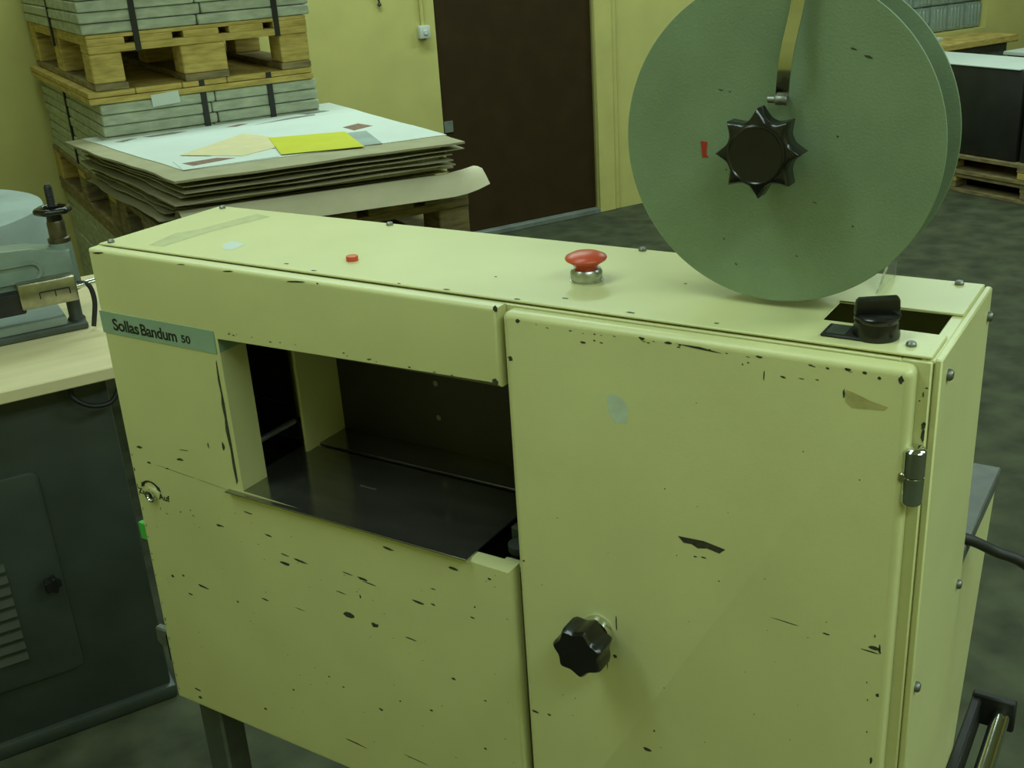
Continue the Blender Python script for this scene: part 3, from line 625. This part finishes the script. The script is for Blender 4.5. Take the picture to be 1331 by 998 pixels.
chips('tape_stain', [], -0.0146, dr, mt='film', polys=[[(794, 1124), (799, 1123), (810, 1119), (823, 1116), (821, 1113), (799, 1111), (794, 1115)]])
chips('pale_spot', [], -0.0146, dr, mt='patch', polys=[[(609, 1088), (618, 1090), (625, 1085), (628, 1077), (626, 1067), (616, 1065), (611, 1072)]])
kx, kz = 0.5945, 0.865
kb = mk('knob_boss', lathe(BM(), [(0.0145, -0.0145), (0.0150, -0.017), (0.0135, -0.022), (0.0105, -0.0235), (0.0100, -0.032)], (kx, 0, kz), 'y', 28), M['chrome'], dr)
mk('door_knob', star(BM(), (kx, kz), 7, lambda a: 0.0200 + 0.0042 * (1 - abs(math.sin(3.5 * a)) ** 1.3), -0.055, -0.030, 10, 0.005, 0.35), M['black'], dr)
hg = BM(); hx = 0.8418
lathe(hg, [(0.004, 0.0), (0.0068, 0.0012), (0.0077, 0.003), (0.0077, 0.0215), (0.0066, 0.0220)], (hx, -0.0092, 1.044), 'z', 24)
lathe(hg, [(0.0066, 0.0222), (0.0077, 0.0228), (0.0077, 0.0415), (0.0060, 0.0435), (0.003, 0.0445)], (hx, -0.0092, 1.044), 'z', 24)
mk('hinge', hg, M['chrome'], mc)
mk('hinge_leaf', box(BM(), 0.8330, 0.8385, -0.0155, -0.010, 1.062, 1.069, 0.001), M['nickel'], mc)
chips('paint_chips', [(844, 1100, 3.6, 6), (844, 1093, 2.6, 11), (842, 1123, 1, 4.9), (844, 1128, 2.4, 1.0), (840, 1118, 1.3, 1.2)], -0.0002, fr, tilt=0)
# screws
def screw(p, axis, parent, r=0.0036):
    if axis == 'z': bm = lathe(BM(), [(r, 0.0), (r, 0.0022), (r * 0.7, 0.0034)], p, 'z', 12)
    else: bm = lathe(BM(), [(r, 0.0), (r, 0.0025), (r * 0.7, 0.004)], p, 'x', 12)
    mk('screw', bm, M['zinc'], parent)
for x, y in ((0.828, 0.017), (0.829, 0.164), (0.554, 0.167), (0.265, 0.165), (0.024, 0.163), (0.019, 0.008)): screw((x, y, T - 0.0003), 'z', cv)
for y, zz in ((0.024, 1.130), (0.166, 1.126), (0.014, 0.877), (0.157, 0.886)): screw((0.8517, y, zz), 'x', mc, 0.0042)
hc = BM()
for x, y, L in ((0.259, 0.014, 0.007), (0.556, 0.020, 0.007), (0.30, 0.006, 0.006), (0.62, 0.008, 0.008), (0.45, 0.004, 0.008), (0.52, 0.004, 0.006), (0.69, 0.01, 0.004), (0.40, 0.003, 0.004), (0.47, 0.05, 0.003), (0.63, 0.09, 0.003)):
    blob(hc, x, y, L, 0.003, lambda a, b: (a, b, T + 0.00015), rnd)
o = mk('paint_chips', hc, M['chip'], cv, smooth=False); o['kind'] = 'stuff'
tp = BM(); tp.faces.new([tp.verts.new((a / 1000, b / 1000, T + 0.00015)) for a, b in [(69, 15), (58, 60), (71, 80), (85, 156), (110, 150), (92, 81), (88, 17)]])
mk('tape_strip', tp, M['tape'], cv, smooth=False, label='torn clear tape residue on the cover')
tp = BM(); tp.faces.new([tp.verts.new((a / 1000, b / 1000, T + 0.00015)) for a, b in [(144, 45), (145, 58), (168, 53), (170, 31), (159, 31)]])
mk('paper_scrap', tp, M['paper'], cv, smooth=False)
# push buttons
es = mk('emergency_stop', lathe(BM(), [(0.0142, 0.0), (0.0142, 0.001), (0.0134, 0.0012), (0.0136, 0.002), (0.0138, 0.008), (0.0120, 0.0105), (0.0085, 0.0108)], (0.5485, 0.070, T), 'z', 32), M['alu'], mc, label='aluminium collar of the emergency stop')
mk('mushroom_head', lathe(BM(), [(0.0095, 0.0100), (0.0098, 0.0125), (0.0120, 0.0150), (0.0172, 0.0182), (0.0178, 0.0196), (0.0170, 0.0212), (0.0120, 0.0236), (0.005, 0.0248)], (0.5485, 0.070, T), 'z', 40), M['red'], es, label='red mushroom-shaped stop button')
mk('start_button', lathe(BM(), [(0.0056, 0.0), (0.0058, 0.004), (0.0054, 0.0048), (0.0025, 0.005)], (0.313, 0.0455, T - 0.0002), 'z', 24), M['red'], mc, label='small flat red button')
# rotary switch
sx, sy = 0.8015, 0.027
rs = mk('rotary_switch', lathe(BM(), [(0.0160, 0.0), (0.0163, 0.002), (0.0152, 0.012), (0.0160, 0.013), (0.0160, 0.016), (0.0142, 0.0175)], (sx, sy, T), 'z', 32), M['black'], mc, label='black rotary switch')
bm = BM(); prism(bm, [(-0.0155, 0.0), (0.0150, 0.0), (0.0142, 0.0105), (0.0125, 0.0120), (-0.0125, 0.0105), (-0.0145, 0.0085)], 'y', -0.0052, 0.0052, 0.0014, 2)
bmesh.ops.transform(bm, matrix=Matrix.Translation((sx, sy, T + 0.017)) @ Matrix.Rotation(math.radians(22), 4, 'Z'), verts=bm.verts)
mk('switch_grip', bm, M['black'], rs)
dp = mk('dial_plate', box(BM(), 0.7665, sx, 0.012, 0.036, T, T + 0.0022, 0.0008), M['rubber'], rs)
mk('dial_label', box(BM(), 0.7695, 0.783, 0.015, 0.0335, T + 0.0021, T + 0.0025), M['leg'], rs, smooth=False)
# clear guard behind the reel
mk('clear_guard', prism(BM(), [(0.118, T - 0.0005), (0.172, T - 0.0005), (0.172, T + 0.012), (0.150, T + 0.018)], 'x', 0.7765, 0.7785), M['acrylic'], mc, smooth=False)
# rear chute: slanted housing with grey plate
mk('rear_housing', prism(BM(), [(0.1705, 0.579), (0.235, 0.579), (0.338, 0.893), (0.1705, 0.893)], 'x', 0.02, 0.850, 0.002, 1), M['cream'], mc)
mk('rear_plate', box(BM(), 0.02, 0.8515, 0.1705, 0.352, 0.893, 0.908, 0.0015), M['steel'], mc)
# side rails with chrome bars
def rail(xs, parent, y0, y1, zz, ext=0.044, hh=0.028):
    s = 1 if xs > 0.4 else -1
    r_ = mk('side_rail', box(BM(), min(xs, xs + s * 0.010), max(xs, xs + s * 0.010), y0, y1, zz - 0.035, zz + 0.006, 0.002), M['rubber'], parent)
    for y in (y0, y1 - 0.010):
        mk('rail_bracket', box(BM(), min(xs, xs + s * ext), max(xs, xs + s * ext), y, y + 0.010, zz - hh, zz + 0.010, 0.002), M['rubber'] if s > 0 else M['steel'], r_)
    mk('chrome_bar', tube(BM(), [(xs + s * ext * 0.7, y0 + 0.002, zz - 0.008), (xs + s * ext * 0.7, y1 - 0.004, zz - 0.008)], 0.0092, 18), M['chrome'], r_)
rail(0.8505, mc, -0.06, 0.352, 0.632)
rail(0.0025, mc, -0.010, 0.165, 0.660, 0.026, 0.004)
# stand: one leg near each end on a long foot bar
for x in (0.010, 0.80):
    lg = mk('leg', box(BM(), x, x + 0.038, 0.004, 0.040, 0.03, 0.5745, 0.003), M['leg'], mc)
    mk('foot_bar', box(BM(), x - 0.001, x + 0.039, -0.16, 0.30, 0.0, 0.034, 0.003), M['leg'], mc)
mk('leg_brace', box(BM(), 0.046, 0.802, 0.010, 0.034, 0.05, 0.08, 0.002), M['leg'], mc)

# power cable leaving the back of the machine
o = mk('power_cable', tube(BM(), spline([(0.80, 0.181, 0.914), (0.845, 0.19, 0.913), (0.872, 0.205, 0.898), (0.905, 0.215, 0.880), (0.97, 0.235, 0.80), (1.05, 0.27, 0.55), (1.08, 0.33, 0.2), (1.09, 0.45, 0.03), (1.20, 0.70, 0.006), (1.6, 1.2, 0.006)], 10), 0.0050, 12), M['rubber'])
tag(o, 'dark grey power cable running from behind the machine to the floor', 'cable')

# ================================================================== TAPE REEL ON TOP OF THE MACHINE
ax, az, rr = 0.7132, 1.2735, 0.1182
RL = thing('tape_reel', 'grey-green double-disc tape reel with black star knob above the machine', 'reel', (ax, 0.09, T), 0, None, (ax, 0.09, T))
def disc(y0, y1): return lathe(BM(), [(rr - 0.0004, 0.0), (rr, 0.0004), (rr, y1 - y0 - 0.0004), (rr - 0.0004, y1 - y0)], (ax, y0, az), 'y', 128)
fd = mk('front_disc', disc(0.0600, 0.0615), M['reel'], RL, label='grey-green front disc with scratches')
mk('back_disc', disc(0.1040, 0.1055), M['reel'], RL, label='grey-green back disc')
mk('hub', lathe(BM(), [(0.040, 0.0613), (0.040, 0.1042)], (ax, 0, az), 'y', 48), M['rubber'], RL)
mk('axle', lathe(BM(), [(0.008, 0.030), (0.008, 0.150)], (ax, 0, az), 'y', 20), M['zinc'], RL)
pb = BM(); prism(pb, [(ax - 0.022, T), (ax + 0.022, T), (ax + 0.014, az + 0.012), (ax - 0.014, az + 0.012)], 'y', 0.128, 0.142, 0.002, 1)
mk('reel_post', pb, M['cream'], RL)
def pt(a):
    q = abs(math.sin(4 * a)); return 0.0232 + 0.0082 * (1 - q) ** 1.3
kn = star(BM(), (ax, az), 8, pt, 0.0215, 0.0400, 10, 0.0022, math.radians(92))
lathe(kn, [(0.015, 0.039), (0.015, 0.0602)], (ax, 0, az), 'y', 24)
knob = mk('star_knob', kn, M['black'], RL, label='black eight-pointed star knob')
mk('knob_cap', lathe(BM(), [(0.0190, 0.0220), (0.0210, 0.0208), (0.0210, 0.0190), (0.0198, 0.0184), (0.0190, 0.0192), (0.004, 0.0196)], (ax, 0, az), 'y', 48), M['black'], knob)
# spring-steel band with a roller at its end
bb = BM(); path = [(0.7195, 0.0530, 1.3080), (0.7215, 0.0485, 1.3200), (0.7235, 0.0458, 1.3320), (0.7252, 0.0462, 1.3440), (0.7268, 0.0490, 1.3560), (0.7285, 0.0512, 1.3680), (0.7300, 0.0520, 1.3820), (0.7312, 0.0525, 1.3950), (0.7322, 0.0590, 1.4060), (0.7328, 0.0800, 1.4120), (0.7328, 0.1250, 1.4120), (0.7322, 0.1330, 1.4060), (0.7300, 0.1350, 1.3800), (0.7240, 0.1350, 1.2850)]
path = spline(path, 4); L_ = []
for i, p in enumerate(path):
    hw = 0.0047
    tn = (path[min(i + 1, len(path) - 1)] - path[max(i - 1, 0)]).normalized(); nv = tn.cross(Vector((1, 0, 0))).normalized() * 0.0004
    L_.append([bb.verts.new(p + Vector((-hw, 0, 0)) - nv), bb.verts.new(p + Vector((hw, 0, 0)) - nv), bb.verts.new(p + Vector((hw, 0, 0)) + nv), bb.verts.new(p + Vector((-hw, 0, 0)) + nv)])
for A, B in zip(L_, L_[1:]):
    for k in range(4): bb.faces.new((A[k], A[(k + 1) % 4], B[(k + 1) % 4], B[k]))
bb.faces.new(L_[0]); bb.faces.new(list(reversed(L_[-1])))
bd = mk('brake_band', bb, M['band'], RL, label='bent spring-steel brake band')
rl = BM(); lathe(rl, [(0.0030, 0), (0.0036, 0.001), (0.0036, 0.008), (0.0030, 0.009)], (0.7150, 0.0515, 1.3065), 'x', 18); lathe(rl, [(0.0024, -0.005), (0.0024, 0.0)], (0.7150, 0.0515, 1.3065), 'x', 14)
box(rl, 0.7170, 0.7230, 0.052, 0.0598, 1.304, 1.308, 0.0008)
mk('band_roller', rl, M['zinc'], bd)
# red sticker and scratches on the front disc
st = BM(); prism(st, [(0.6555, 1.2735), (0.6610, 1.2730), (0.6600, 1.2640), (0.6620, 1.2615), (0.6570, 1.2612)], 'y', 0.0597, 0.0600)
mk('red_sticker', st, M['redpaper'], fd, smooth=False)
sc = BM()
for x, zz, L, h in ((0.766, 1.340, 5, 1.5), (0.776, 1.335, 7, 1.8), (0.685, 1.251, 3, 2.5), (0.680, 1.249, 4, 1.2), (0.676, 1.253, 2, 1), (0.671, 1.311, 5, 1), (0.678, 1.310, 2, 1.2), (0.758, 1.281, 2, 1.5), (0.744, 1.233, 4, 0.8), (0.675, 1.200, 1.5, 1.5), (0.772, 1.218, 2, 1.2), (0.685, 1.181, 2, 1.5), (0.732, 1.192, 2, 1.2), (0.686, 1.253, 1.5, 3)):
    blob(sc, x, zz, L / 1000, h / 1000, lambda a, b: (a, 0.05985, b), rnd, -0.3)
o = mk('scratch_marks', sc, M['chip'], fd, smooth=False); o['kind'] = 'stuff'
